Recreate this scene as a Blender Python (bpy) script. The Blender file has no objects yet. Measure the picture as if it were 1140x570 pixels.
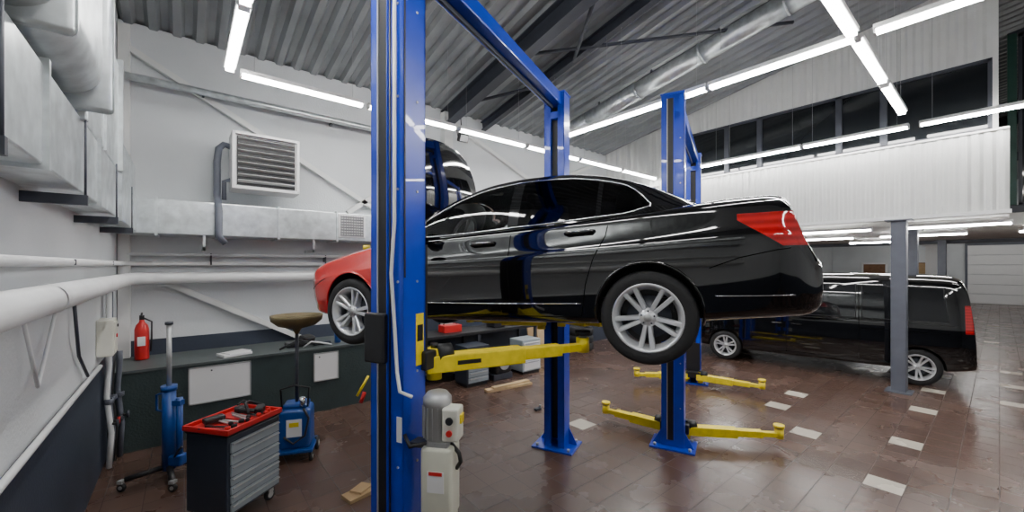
import bpy, bmesh, math, random
import numpy as np
from mathutils import Vector, Matrix, Euler
from mathutils.bvhtree import BVHTree
random.seed(4)
TH=math.radians(39.35); CT,ST=math.cos(TH),math.sin(TH)
def W(r,f,z=0.0):
    return Vector((r*CT+f*ST, -r*ST+f*CT, z))
# ---------------------------------------------------------------- materials
def mat(name,col,rough=.5,metal=0.,coat=0.,var=.08,vscale=6.,bump=0.,bscale=40.,emis=0.,spec=.5):
    m=bpy.data.materials.new(name); m.use_nodes=True
    nt=m.node_tree; b=nt.nodes['Principled BSDF']
    b.inputs['Roughness'].default_value=rough; b.inputs['Metallic'].default_value=metal
    b.inputs['Coat Weight'].default_value=coat; b.inputs['Coat Roughness'].default_value=.015
    b.inputs['Specular IOR Level'].default_value=spec
    tc=nt.nodes.new('ShaderNodeTexCoord')
    n=nt.nodes.new('ShaderNodeTexNoise'); n.inputs['Scale'].default_value=vscale; n.inputs['Detail'].default_value=4
    nt.links.new(tc.outputs['Object'],n.inputs['Vector'])
    r=nt.nodes.new('ShaderNodeValToRGB')
    a=[max(0,c*(1-var)) for c in col]; c2=[min(1,c*(1+var)) for c in col]
    r.color_ramp.elements[0].position=.3; r.color_ramp.elements[1].position=.7
    r.color_ramp.elements[0].color=(*a,1); r.color_ramp.elements[1].color=(*c2,1)
    nt.links.new(n.outputs['Fac'],r.inputs['Fac']); nt.links.new(r.outputs['Color'],b.inputs['Base Color'])
    if bump>0:
        n2=nt.nodes.new('ShaderNodeTexNoise'); n2.inputs['Scale'].default_value=bscale
        nt.links.new(tc.outputs['Object'],n2.inputs['Vector'])
        bp=nt.nodes.new('ShaderNodeBump'); bp.inputs['Strength'].default_value=bump; bp.inputs['Distance'].default_value=.02
        nt.links.new(n2.outputs['Fac'],bp.inputs['Height']); nt.links.new(bp.outputs['Normal'],b.inputs['Normal'])
    if emis>0:
        b.inputs['Emission Color'].default_value=(1,.985,.96,1); b.inputs['Emission Strength'].default_value=emis
    return m
WALL=mat('wall_white',(.61,.635,.65),.75,bump=.15,vscale=1.2,var=.06)
WALLD=mat('wall_dark_grey',(.035,.045,.068),.5,bump=.1,vscale=2)
WALLW=mat('panel_white',(.69,.70,.685),.5,var=.03)
SOFF=mat('soffit_white',(.6,.6,.58),.6)
LEDG=mat('ledge_greygreen',(.035,.052,.052),.45,bump=.2)
ROOFM=mat('roof_metal',(.27,.285,.295),.42,metal=.3,var=.14,vscale=2)
GALV=mat('galvanised',(.64,.68,.69),.3,metal=.75,var=.2,vscale=9,bump=.1,bscale=7)
STEEL=mat('steel_dark',(.04,.045,.06),.5)
WIRE=mat('hanger_wire',(.35,.36,.37),.5)
COLG=mat('column_grey',(.11,.12,.15),.5)
BLUE=mat('blue_paint',(.003,.044,.53),.3,coat=.4,var=.08)
BLUE2=mat('blue_paint_tool',(.006,.06,.28),.35,coat=.3)
YEL=mat('yellow_paint',(.85,.66,.012),.4,var=.1,vscale=15)
BLK=mat('black_plastic',(.012,.012,.014),.45)
RUB=mat('rubber',(.014,.014,.015),.75,bump=.2)
BP=mat('black_car_paint',(.0025,.0025,.003),.06,coat=1.,var=.0)
REDP=mat('red_car_paint',(.62,.010,.009),.25,coat=.8,var=.03)
SILV=mat('alloy_silver',(.72,.73,.75),.3,metal=.6,var=.03)
CHR=mat('chrome',(.8,.8,.82),.12,metal=1.,var=0)
PIPE=mat('pipe_white',(.74,.75,.75),.4,var=.05)
CREAM=mat('cream_tank',(.68,.68,.57),.35,var=.05)
CREAMP=mat('cream_box',(.72,.71,.62),.5)
REDM=mat('red_tool',(.55,.015,.015),.4)
GREYB=mat('cabinet_dark',(.03,.038,.055),.4)
GREYL=mat('cabinet_drawer',(.33,.38,.41),.4)
BROWN=mat('funnel_brass',(.14,.11,.05),.5,metal=.3,var=.3)
CARD=mat('cardboard',(.4,.27,.14),.85)
WOOD=mat('wood_plank',(.5,.36,.2),.7,var=.2)
LIGHT=mat('lamp_tube',(1,1,1),.5,emis=64.)
WHT=mat('white_enamel',(.8,.8,.8),.4,var=.01)
DGL=mat('dark_window_glass',(.012,.014,.016),.06,var=.0)
CARGL=mat('van_dark_glass',(.01,.011,.013),.03,var=0)
DOORW=mat('door_wood',(.19,.09,.04),.6,var=.2)
GRILL=mat('grille_grey',(.45,.46,.46),.4,metal=.4)
SEAM=mat('seam_dark',(.001,.001,.001),.9,spec=.1)
def glass(name,tint):
    m=bpy.data.materials.new(name); m.use_nodes=True; nt=m.node_tree; nt.nodes.clear()
    o=nt.nodes.new('ShaderNodeOutputMaterial'); mx=nt.nodes.new('ShaderNodeMixShader')
    t=nt.nodes.new('ShaderNodeBsdfTransparent'); t.inputs['Color'].default_value=(*tint,1)
    g=nt.nodes.new('ShaderNodeBsdfGlossy'); g.inputs['Roughness'].default_value=.02
    fr=nt.nodes.new('ShaderNodeFresnel'); fr.inputs['IOR'].default_value=1.5
    nt.links.new(fr.outputs[0],mx.inputs[0]); nt.links.new(t.outputs[0],mx.inputs[1]); nt.links.new(g.outputs[0],mx.inputs[2])
    nt.links.new(mx.outputs[0],o.inputs[0]); return m
GLF=glass('car_glass_clear',(.80,.84,.83)); GLR=glass('car_glass_tint',(.06,.06,.065))
def lamp_paint(name,tests,base,lamp):
    m=base.copy(); m.name=name; nt=m.node_tree; b=nt.nodes['Principled BSDF']
    tc=nt.nodes.new('ShaderNodeTexCoord'); sp=nt.nodes.new('ShaderNodeSeparateXYZ')
    nt.links.new(tc.outputs['Object'],sp.inputs[0])
    def mm(op,a,bb=None):
        n=nt.nodes.new('ShaderNodeMath'); n.operation=op
        for i,q in enumerate((a,bb)):
            if q is None: continue
            if isinstance(q,(int,float)): n.inputs[i].default_value=q
            else: nt.links.new(q,n.inputs[i])
        return n.outputs[0]
    ay=mm('ABSOLUTE',sp.outputs[1]); prod=None
    for (a,bb,c,d) in tests:
        v=mm('ADD',mm('ADD',mm('MULTIPLY',sp.outputs[0],a),mm('MULTIPLY',ay,bb)),mm('ADD',mm('MULTIPLY',sp.outputs[2],c),d))
        g=mm('GREATER_THAN',v,0.); prod=g if prod is None else mm('MULTIPLY',prod,g)
    rib=mm('ADD',.6,mm('MULTIPLY',.4,mm('SINE',mm('MULTIPLY',sp.outputs[2],120.))))
    lc=nt.nodes.new('ShaderNodeMix'); lc.data_type='RGBA'; lc.inputs[6].default_value=(lamp[0]*.45,lamp[1]*.3,lamp[2]*.3,1); lc.inputs[7].default_value=(*lamp,1)
    nt.links.new(rib,lc.inputs[0])
    mix=nt.nodes.new('ShaderNodeMix'); mix.data_type='RGBA'
    old=b.inputs['Base Color'].links[0].from_socket
    nt.links.new(prod,mix.inputs[0]); nt.links.new(old,mix.inputs[6]); nt.links.new(lc.outputs[2],mix.inputs[7])
    nt.links.new(mix.outputs[2],b.inputs['Base Color']); return m
# ---------------------------------------------------------------- mesh builder
class M:
    def __init__(s): s.v=[];s.f=[];s.m=[];s.s=[];s.mats=[]; s.T=Matrix.Identity(4)
    def mi(s,mt):
        if mt not in s.mats: s.mats.append(mt)
        return s.mats.index(mt)
    def add(s,vs,fs,mt,smooth=False):
        o=len(s.v); s.v+= [tuple(s.T@Vector(p)) for p in vs]
        k=[s.mi(mt)]*len(fs) if not isinstance(mt,list) else [s.mi(q) for q in mt]
        s.f+=[tuple(i+o for i in q) for q in fs]; s.m+=k
        s.s+= smooth if isinstance(smooth,list) else [smooth]*len(fs)
    def box(s,c,d,mt,rot=(0,0,0),bev=0.,seg=2):
        R=Matrix.Translation(c)@Euler(rot).to_matrix().to_4x4()
        bm=bmesh.new(); bmesh.ops.create_cube(bm,size=1)
        bmesh.ops.scale(bm,vec=Vector(d),verts=bm.verts)
        if bev>0: bmesh.ops.bevel(bm,geom=bm.edges[:],offset=bev,segments=seg,affect='EDGES',profile=.5)
        bm.verts.index_update()
        s.add([R@v.co for v in bm.verts],[[v.index for v in f.verts] for f in bm.faces],mt,bev>0 and seg>2); bm.free()
    def b2(s,a,b,mt,bev=0.,seg=2):
        s.box([(a[i]+b[i])/2 for i in range(3)],[abs(b[i]-a[i]) for i in range(3)],mt,bev=bev,seg=seg)
    def cyl(s,p0,p1,r,mt,seg=16,r2=None,cap=True):
        p0=Vector(p0);p1=Vector(p1); r2=r if r2 is None else r2
        q=(p1-p0).to_track_quat('Z','Y'); vs=[];fs=[]
        for k in range(seg):
            a=2*math.pi*k/seg; e=q@Vector((math.cos(a),math.sin(a),0))
            vs.append(p0+e*r); vs.append(p1+e*r2)
        for k in range(seg):
            a=2*k;b=2*((k+1)%seg); fs.append((a,b,b+1,a+1))
        sm=[True]*seg
        if cap: fs.append(tuple(2*k for k in range(seg))[::-1]); fs.append(tuple(2*k+1 for k in range(seg))); sm+=[False,False]
        s.add(vs,fs,mt,sm)
    def tube(s,pts,r,mt,seg=8):
        pts=[Vector(p) for p in pts]; n=len(pts); vs=[];fs=[]; up=None
        for i,p in enumerate(pts):
            t=(pts[min(i+1,n-1)]-pts[max(i-1,0)]).normalized()
            if up is None:
                up=Vector((0,0,1)) if abs(t.z)<.9 else Vector((1,0,0))
            a=(up-t*up.dot(t)).normalized(); b=t.cross(a); up=a
            for k in range(seg):
                g=2*math.pi*k/seg; vs.append(p+(a*math.cos(g)+b*math.sin(g))*r)
        for i in range(n-1):
            for k in range(seg):
                k2=(k+1)%seg; fs.append((i*seg+k,i*seg+k2,(i+1)*seg+k2,(i+1)*seg+k))
        fs.append(tuple(range(seg))[::-1]); fs.append(tuple((n-1)*seg+k for k in range(seg)))
        s.add(vs,fs,mt,True)
    def lathe(s,prof,mt,X=None,seg=32,smooth=True):
        X=X or Matrix.Identity(4); vs=[];fs=[];n=len(prof)
        for k in range(seg):
            a=2*math.pi*k/seg
            for (r,h) in prof: vs.append(X@Vector((r*math.cos(a),r*math.sin(a),h)))
        for k in range(seg):
            k2=(k+1)%seg
            for i in range(n-1): fs.append((k*n+i,k2*n+i,k2*n+i+1,k*n+i+1))
        s.add(vs,fs,mt,smooth)
    def grid(s,rows,mt,smooth=True):
        a=len(rows);b=len(rows[0]); vs=[p for r in rows for p in r]
        fs=[(i*b+j,i*b+j+1,(i+1)*b+j+1,(i+1)*b+j) for i in range(a-1) for j in range(b-1)]
        s.add(vs,fs,mt,smooth)
    def build(s,name,loc=(0,0,0),rz=0.,parent=None,fix=True):
        me=bpy.data.meshes.new(name); me.from_pydata(s.v,[],s.f)
        for q in s.mats: me.materials.append(q)
        me.polygons.foreach_set('material_index',s.m); me.polygons.foreach_set('use_smooth',s.s); me.update()
        if fix:
            bm=bmesh.new(); bm.from_mesh(me); bmesh.ops.recalc_face_normals(bm,faces=bm.faces); bm.to_mesh(me); bm.free()
        ob=bpy.data.objects.new(name,me); bpy.context.collection.objects.link(ob)
        ob.location=loc; ob.rotation_euler=(0,0,rz)
        if parent: ob.parent=parent
        return ob
def empty(name,loc,rot):
    e=bpy.data.objects.new(name,None); bpy.context.collection.objects.link(e); e.location=loc; e.rotation_euler=rot; return e
# ---------------------------------------------------------------- room
XL,XR,YB,YF=-.70,36.,7.6,-7.
ZE=5.57; SL=.177
def roofz(y): return ZE+SL*(YB-y)
def floor_mat(name,c1,c2,rough):
    m=bpy.data.materials.new(name); m.use_nodes=True; nt=m.node_tree; b=nt.nodes['Principled BSDF']
    N=nt.nodes.new; L=nt.links.new
    tc=N('ShaderNodeTexCoord'); mp=N('ShaderNodeVectorMath'); mp.operation='DIVIDE'; mp.inputs[1].default_value=(.3,.3,10)
    L(tc.outputs['Object'],mp.inputs[0]); fl=N('ShaderNodeVectorMath'); fl.operation='FLOOR'; L(mp.outputs[0],fl.inputs[0])
    wn=N('ShaderNodeTexWhiteNoise'); L(fl.outputs[0],wn.inputs['Vector'])
    fr=N('ShaderNodeVectorMath'); fr.operation='FRACTION'; L(mp.outputs[0],fr.inputs[0]); sp=N('ShaderNodeSeparateXYZ'); L(fr.outputs[0],sp.inputs[0])
    def mm(op,a,bb):
        n=N('ShaderNodeMath'); n.operation=op
        for i,q in enumerate((a,bb)):
            if isinstance(q,(int,float)): n.inputs[i].default_value=q
            else: L(q,n.inputs[i])
        return n.outputs[0]
    dx=mm('MINIMUM',sp.outputs[0],mm('SUBTRACT',1.,sp.outputs[0])); dy=mm('MINIMUM',sp.outputs[1],mm('SUBTRACT',1.,sp.outputs[1]))
    g=mm('LESS_THAN',mm('MINIMUM',dx,dy),.012)
    nz=N('ShaderNodeTexNoise'); nz.inputs['Scale'].default_value=1.3; nz.inputs['Detail'].default_value=6; L(tc.outputs['Object'],nz.inputs['Vector'])
    f=mm('ADD',mm('MULTIPLY',wn.outputs['Value'],.35),mm('MULTIPLY',nz.outputs['Fac'],.7))
    mx=N('ShaderNodeMix'); mx.data_type='RGBA'; mx.inputs[6].default_value=(*c1,1); mx.inputs[7].default_value=(*c2,1); L(f,mx.inputs[0])
    m2=N('ShaderNodeMix'); m2.data_type='RGBA'; L(g,m2.inputs[0]); L(mx.outputs[2],m2.inputs[6]); m2.inputs[7].default_value=(.05,.036,.03,1)
    L(m2.outputs[2],b.inputs['Base Color'])
    rr=mm('ADD',mm('MULTIPLY',nz.outputs['Fac'],.35),rough-.12); rr=mm('ADD',rr,mm('MULTIPLY',g,.3)); L(rr,b.inputs['Roughness'])
    bp=N('ShaderNodeBump'); bp.inputs['Distance'].default_value=.003; bp.inputs['Strength'].default_value=.5; bp.invert=True; L(g,bp.inputs['Height']); L(bp.outputs[0],b.inputs['Normal'])
    return m
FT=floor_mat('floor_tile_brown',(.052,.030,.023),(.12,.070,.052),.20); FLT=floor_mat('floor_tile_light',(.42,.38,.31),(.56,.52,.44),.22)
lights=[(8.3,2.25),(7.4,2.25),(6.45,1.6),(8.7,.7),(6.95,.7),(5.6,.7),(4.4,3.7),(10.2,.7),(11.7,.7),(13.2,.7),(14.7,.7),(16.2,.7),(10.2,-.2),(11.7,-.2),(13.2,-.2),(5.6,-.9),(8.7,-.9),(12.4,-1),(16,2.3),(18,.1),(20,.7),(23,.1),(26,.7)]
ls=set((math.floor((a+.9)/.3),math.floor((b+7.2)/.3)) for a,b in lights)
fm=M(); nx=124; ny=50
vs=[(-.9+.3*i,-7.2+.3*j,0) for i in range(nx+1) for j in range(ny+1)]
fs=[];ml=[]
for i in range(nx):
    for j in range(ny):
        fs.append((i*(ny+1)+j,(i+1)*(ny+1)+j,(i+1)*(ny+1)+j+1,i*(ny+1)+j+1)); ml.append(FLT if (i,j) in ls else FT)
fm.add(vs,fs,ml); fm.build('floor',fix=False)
w=M(); w.b2((XL-.2,YF,0),(XL,YB,1.2),WALLD); w.b2((XL-.2,YF,1.2),(XL,YB,8.3),WALL); w.build('wall_left')
w=M(); w.b2((XL-.2,YB,0),(XR,YB+.2,1.2),WALLD); w.b2((XL-.2,YB,1.2),(XR,YB+.2,5.6),WALL); w.build('wall_back')
w=M(); w.b2((XL-.2,YF-.2,0),(XR,YF,1.2),WALLD); w.b2((XL-.2,YF-.2,1.2),(XR,YF,8.3),WALL); w.build('wall_front')
w=M(); w.b2((XR,YF,0),(XR+.2,YB,8.3),WALL); w.build('wall_right')
def corr_profile(a,b,p,d):
    out=[];x=a
    while x<b:
        out+=[(x,0),(x+.32*p,0),(x+.5*p,d),(x+.82*p,d)]; x+=p
    out.append((b,0)); return out
rf=M(); pr=corr_profile(XL-.2,XR+.2,.26,.07)
rf.grid([[(x,YB+.2,roofz(YB+.2)+d) for x,d in pr],[(x,YF-.2,roofz(YF-.2)+d) for x,d in pr]],ROOFM,False)
rf.build('ceiling')
def rafter(x,h=.34,wd_=.1):
    m=M(); ang=math.atan(SL); L=(YB-YF)/math.cos(ang); 
    m.T=Matrix.Translation((x,YB,ZE-.02))@Matrix.Rotation(-ang,4,'X')
    m.b2((-wd_,-L,-.02),(wd_,0,0),STEEL); m.b2((-wd_,-L,-h),(wd_,0,-h+.02),STEEL); m.b2((-.012,-L,-h),(.012,0,0),STEEL)
    return m.build('roof_rafter')
for x in (4.35,20.,27.): rafter(x)
rafter(5.35,.2,.06)
m=M()
for a,b in (((4.35,6.9),(5.35,5.6)),((5.35,4.8),(4.35,3.4)),((4.35,5.2),(7.9,2.2))):
    m.cyl((a[0],a[1],roofz(a[1])-.2),(b[0],b[1],roofz(b[1])-.2),.03,STEEL,8)
m.build('roof_bracing')
m=M()
for k in range(9):
    y0=7.3-k*1.3; m.cyl((7.2,y0,roofz(y0)-.26),(7.2,y0-1.3,roofz(y0-1.3)-.26),.17,GALV,20)
    m.cyl((7.2,y0,roofz(y0)-.26),(7.2,y0-.03,roofz(y0-.03)-.26),.185,GALV,20)
    m.box((7.2,y0-.3,roofz(y0-.3)-.05),(.03,.03,.12),STEEL)
m.build('ceiling_duct')
XM=9.8; YE=-.1; YW=.07
def vpanel(m,x,y0,y1,z0f,z1f,mt,p=.2,d=.025):
    pr=corr_profile(y0,y1,p,d)
    m.grid([[(x-q,y,z0f(y)) for y,q in pr],[(x-q,y,z1f(y)) for y,q in pr]],mt,False)
m=M(); XW=9.95; ZW=5.55
vpanel(m,XW,YW,5.0,lambda y:ZW,lambda y:roofz(y)+.05,WALLW)
vpanel(m,XW,5.0,7.6,lambda y:3.36,lambda y:roofz(y)+.05,WALLW)
m.b2((XW+.01,YW,ZW),(XW+.06,7.6,ZW+.07),WALLW); m.b2((XW-.03,YW-.06,4.4),(XW+.1,YW,7.),WALLW)
m.build('wall_upper')
def window(name,y0,y1,z0,z1,x):
    m=M(); t=.05
    m.b2((x+.02,y0,z0),(x+.03,y1,z1),DGL)
    for a,b in (((y0,z0),(y1,z0+t)),((y0,z1-t),(y1,z1)),((y0,z0),(y0+t,z1)),((y1-t,z0),(y1,z1))):
        m.b2((x-.03,a[0],a[1]),(x+.05,b[0],b[1]),STEEL)
    return m.build(name)
ys=[YW,1.35,2.0,3.4,4.1,5.0]
for i in range(5): window('window_%d'%(i+1),ys[i],ys[i+1],4.39,ZW,XW)
for i in range(3): window('window_%d'%(i+6),-2.3*(i+1)-.1,-2.3*i-.24,3.46,6.89,13.)
m=M(); m.b2((12.9,-7,3.31),(13.1,YE,3.45),STEEL); m.b2((12.9,YE-.12,3.46),(13.1,YE,6.9),mat('green_steel',(.02,.08,.06),.5)); m.b2((12.9,-7,6.9),(13.1,YE,7.1),STEEL); m.build('window_frame')
m=M(); vpanel(m,XM,YE,7.55,lambda y:3.1,lambda y:4.35,WALLW,.13,.015)
m.b2((XM,YE,3.05),(XM+.11,7.55,4.36),WALLW); m.b2((XM-.03,YE,4.35),(XM+.12,7.55,4.385),WHT); m.b2((XM-.03,YE-.02,3.05),(XM+.115,7.55,3.11),WHT)
m.build('parapet')
m=M(); m.b2((XM+.12,YE,3.07),(19.5,7.6,3.35),SOFF); m.b2((12.9,-7,3.07),(19.5,YE,3.3),SOFF); m.b2((19.5,-7,2.95),(19.7,7.6,3.3),STEEL); m.build('mezzanine_slab')
def column(x,y,h=3.07,s=.25):
    m=M(); m.box((x,y,h/2),(s,s*.8,h),COLG,bev=.012); m.box((x,y,.01),(s+.12,s+.1,.02),COLG); m.box((x,y,h-.01),(s+.12,s+.1,.02),COLG); m.build('steel_column')
column(9.84,1.13,3.05); column(13.2,1.3); column(19.3,1.2)
def secdoor(name,y0,y1,h):
    m=M(); n=6
    for i in range(n): m.b2((XR-.08,y0,i*h/n+.01),(XR-.02,y1,(i+1)*h/n-.01),WHT,bev=.01)
    m.b2((XR-.1,y0-.1,0),(XR,y0,h+.1),COLG); m.b2((XR-.1,y1,0),(XR,y1+.1,h+.1),COLG); m.b2((XR-.1,y0-.1,h),(XR,y1+.1,h+.15),COLG)
    m.build(name)
secdoor('door_1',-5.,1.2,3.4)
m=M(); m.b2((XR-.05,4.8,0),(XR,5.9,2.3),DOORW); m.box((XR-.08,5.7,1.1),(.05,.03,.14),CHR); m.b2((XR-.07,4.7,0),(XR,4.8,2.4),WHT); m.b2((XR-.07,5.9,0),(XR,6.0,2.4),WHT);m.b2((XR-.07,4.7,2.3),(XR,6.0,2.4),WHT); m.build('door_2')
m=M(); m.b2((XR-.05,2.6,1.5),(XR,4.0,2.4),DOORW); m.b2((XR-.06,2.65,1.55),(XR-.04,3.95,2.35),CARD); m.build('notice_board')
m=M(); m.b2((28.,1.9,0),(28.4,2.3,3.3),WHT); m.b2((27.9,1.8,3.2),(28.5,2.4,3.3),WHT); m.b2((27.9,1.8,0),(28.5,2.4,.15),COLG); m.build('pillar')
# ---------------------------------------------------------------- lamps
def lamp(cx,cy,along,z=4.6,L=1.5,hang=True):
    m=M(); a=(L/2,.06) if along=='X' else (.06,L/2)
    m.b2((-a[0],-a[1],.0),(a[0],a[1],.05),WHT,bev=.008)
    e=(L/2-.02,.036) if along=='X' else (.036,L/2-.02)
    m.b2((-e[0],-e[1],-.035),(e[0],e[1],.0),LIGHT)
    for s in (-1,1):
        p=(s*(L/2-.01),0) if along=='X' else (0,s*(L/2-.01))
        m.box((p[0],p[1],-.015),(.02 if along=='X' else .09,.09 if along=='X' else .02,.05),WHT)
        q=(s*L*.4,0) if along=='X' else (0,s*L*.4)
        top=(roofz(cy+q[1])+.02 if hang else 3.07)-z
        m.cyl((q[0],q[1],.04),(q[0],q[1],top),.002,WIRE,5)
    return m.build('linear_ceiling_light',(cx,cy,z))
for k in range(6): lamp(1.28+1.57*k,5.92,'X')
for k in range(4): lamp(.42,5.1-1.57*k,'Y')
for y in (4.68,3.2,1.68,.05,-1.5,-3.): lamp(5.36,y,'Y')
for x in (2.9,4.5,6.15,7.8): lamp(x,.95,'X')
for y in (4.75,3.25,1.72,.1,-1.5): lamp(9.5,y,'Y')
for x in (1.3,3.5,6.,8.2): lamp(x,-3.2,'X')  # added unseen row behind the camera, for reflections in the car paint
for y in (.6,2.4,4.4): lamp(10.9,y,'Y',2.98,1.5,False)
for y in (-3.,-1,1.2,3.2,5.4): lamp(13.8,y,'Y',2.98,1.5,False)
for y in (-2.,2.4): lamp(17.,y,'Y',2.98,1.5,False)
for x in (23.,28.,33.):  # extra lamps added to light the far hall behind the mezzanine
    for y in (-3.,0.5,4.): lamp(x,y,'Y',4.6)
# ---------------------------------------------------------------- left wall duct
m=M()
m.b2((XL,-2,3.2),(-.36,3.40,5.0),GALV,bev=.16,seg=6)
for y in (.6,2.3,3.36): m.b2((XL,y,3.15),(-.325,y+.04,5.06),GALV,bev=.03,seg=3)
m.b2((XL,3.46,3.13),(-.47,5.2,4.1),GALV,bev=.01); m.b2((XL,3.4,3.1),(-.44,3.46,4.16),GALV,bev=.01); m.b2((XL,5.16,3.12),(-.44,5.2,4.15),GALV); m.b2((XL,4.3,3.12),(-.455,4.33,4.13),GALV)
m.b2((XL,-2,2.68),(-.47,6.96,3.12),GALV,bev=.01)
m.b2((XL,5.21,3.13),(-.48,6.96,3.5),GALV,bev=.01)
for y in (1.2,2.6,4.,5.2,6.3): m.b2((XL,y,2.66),(-.45,y+.03,3.14),GALV)
for y in (2.,3.4,4.8,6.1): m.b2((XL,y,2.6),(-.44,y+.03,2.66),STEEL); m.cyl((-.45,y+.015,2.6),(-.45,y+.015,3.12),.006,STEEL,6)
m.build('ventilation_duct_left')
m=M(); m.b2((XL,6.98,2.66),(4.2,YB,3.12),GALV,bev=.01)
for x in (-.3,.35,1.1,1.95,2.75,3.5): m.b2((x,6.96,2.64),(x+.03,YB,3.14),GALV)
m.b2((1.98,6.95,2.71),(2.42,7.,3.1),WHT,bev=.006)
for k in range(8): m.box((2.2,6.95,2.75+k*.044),(.38,.03,.006),STEEL,rot=(.6,0,0))
for k in range(10): m.box((2.02+k*.04,6.94,2.905),(.006,.02,.34),GRILL)
for x in (.2,1.6,3.1): m.b2((x,7.0,2.45),(x+.03,YB,2.5),GALV); m.b2((x,7.0,2.45),(x+.03,7.03,2.68),GALV)
m.build('ventilation_duct_back')
m=M(); m.box((0,0,0),(.82,.42,.78),WHT,bev=.02); m.box((0,-.215,0),(.74,.03,.70),BLK)
for k in range(8): m.box((0,-.24,-.3+k*.086),(.72,.07,.012),GRILL,rot=(-.55,0,0))
for sx in (-1,1): m.b2((sx*.41-.02,-.26,-.4),(sx*.41+.02,.22,.4),WHT,bev=.008)
m.b2((-.43,-.26,.37),(.43,.2,.41),WHT,bev=.006); m.b2((-.43,-.26,-.41),(.43,.2,-.37),WHT,bev=.006)
m.b2((-.3,.2,.2),(-.25,.475,.25),STEEL); m.b2((.25,.2,.2),(.3,.475,.25),STEEL)
m.tube([(-.42,.1,.25),(-.5,.1,.27),(-.56,.1,.2),(-.58,.1,0),(-.58,.1,-.5),(-.58,-.1,-.6),(-.58,-.24,-.75),(-.58,-.25,-1.1),(-.5,-.25,-1.2)],.045,COLG,10)
m.tube([(-.42,.05,-.25),(-.5,.05,-.28),(-.5,.06,-.55)],.03,COLG,10)
m.build('unit_heater',(.95,7.12,3.75))
m=M(); m.tube([(-.55,-2,2.07),(-.55,6.9,2.07),(-.53,7.1,2.07),(-.45,7.28,2.07),(-.3,7.34,2.07),(4.2,7.34,2.07)],.078,PIPE,20)
for y in (1.4,3.1,4.8,6.3): m.b2((XL,y,2.03),(-.55,y+.03,2.07),STEEL); m.lathe([(.084,-.02),(.084,.02)],PIPE,Matrix.Translation((-.55,y+.01,2.07))@Matrix.Rotation(math.pi/2,4,'X'),20)
for x in (.6,2.,3.4): m.b2((x,7.34,2.04),(x+.03,YB,2.08),STEEL)
m.build('heating_pipe')
m=M(); m.tube([(-.63,-2,2.27),(-.63,7.4,2.27),(-.55,7.5,2.27),(4.2,7.5,2.27)],.028,PIPE,10)
m.tube([(-.6,7.48,2.4),(4.2,7.48,2.4)],.022,PIPE,10)
for y in (2.2,4.2,6.2): m.b2((XL,y,2.25),(-.6,y+.02,2.29),STEEL)
for x in (.3,1.9,3.3): m.b2((x,7.46,2.25),(x+.02,YB,2.42),STEEL)
m.build('water_pipe')
m=M(); m.tube([(XL+.04,-2,1.22),(XL+.04,5.8,1.22)],.02,PIPE,8); m.tube([(XL+.03,3.3,2.),(XL+.05,3.5,1.55),(XL+.03,4.1,2.0)],.01,PIPE,6); m.tube([(XL+.03,4.6,2.),(XL+.04,4.65,1.7),(XL+.03,4.8,1.5),(XL+.03,5.2,1.25)],.012,STEEL,6); m.build('cable_conduit')
m=M()
for k,(x,y,c) in enumerate(((-.64,6.2,PIPE),(-.64,6.3,COLG),(-.63,6.4,BLK),(-.58,6.5,COLG))): 
    m.tube([(x,y,0.02),(x+.02,y,.4),(x-.02,y+.02,.8),(x,y,1.15),(x,y,1.95 if k<2 else 1.25)],.025,c,8)
    m.lathe([(.03,-.03),(.04,-.02),(.04,.02),(.03,.03)],COLG,Matrix.Translation((x,y,.75)),12); m.cyl((x,y,.5),(x+.07,y,.5),.015,BLK,8); m.lathe([(.01,-.01),(.04,-.01),(.04,.01),(.01,.01)],REDM if k==1 else STEEL,Matrix.Translation((x+.07,y,.5))@Matrix.Rotation(math.pi/2,4,'Y'),14)
m.build('riser_pipes')
m=M()
def brace(a,b): 
    d=Vector((b[0]-a[0],0,b[1]-a[1])); L=d.length; an=math.atan2(d.z,d.x)
    m.box(((a[0]+b[0])/2,7.54,(a[1]+b[1])/2),(L,.08,.08),WALLW,rot=(0,-an,0))
brace((-.65,5.25),(3.1,3.14)); brace((4.2,4.6),(2.3,3.2)); brace((4.35,5.4),(9.6,3.2)); brace((9.6,5.3),(4.5,3.2)); brace((-.2,2.0),(1.6,.98)); m.b2((-.69,7.46,0.99),(-.57,7.6,5.5),WALLW)
m.b2((4.25,7.42,0),(4.45,7.6,5.5),WALLW)
m.build('wall_brace')
m=M(); m.tube([(-.6,7.3,4.75),(3.9,7.3,4.75)],.05,GALV,12)
for x in (.2,2.,3.6): m.b2((x,7.3,4.73),(x+.03,YB,4.77),STEEL)
m.build('conduit_pipe')
m=M(); m.box((0,0,0),(.22,.1,.17),BLK,rot=(.4,0,0),bev=.015); m.box((0,-.05,-.02),(.18,.01,.13),GRILL,rot=(.4,0,0)); m.tube([(-.12,0,0),(-.12,.05,.14),(.12,.05,.14),(.12,0,0)],.01,BLK,6); m.cyl((0,.05,.14),(0,.1,.5),.012,BLK,6); m.build('floodlight',(4.5,7.1,4.9))
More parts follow.
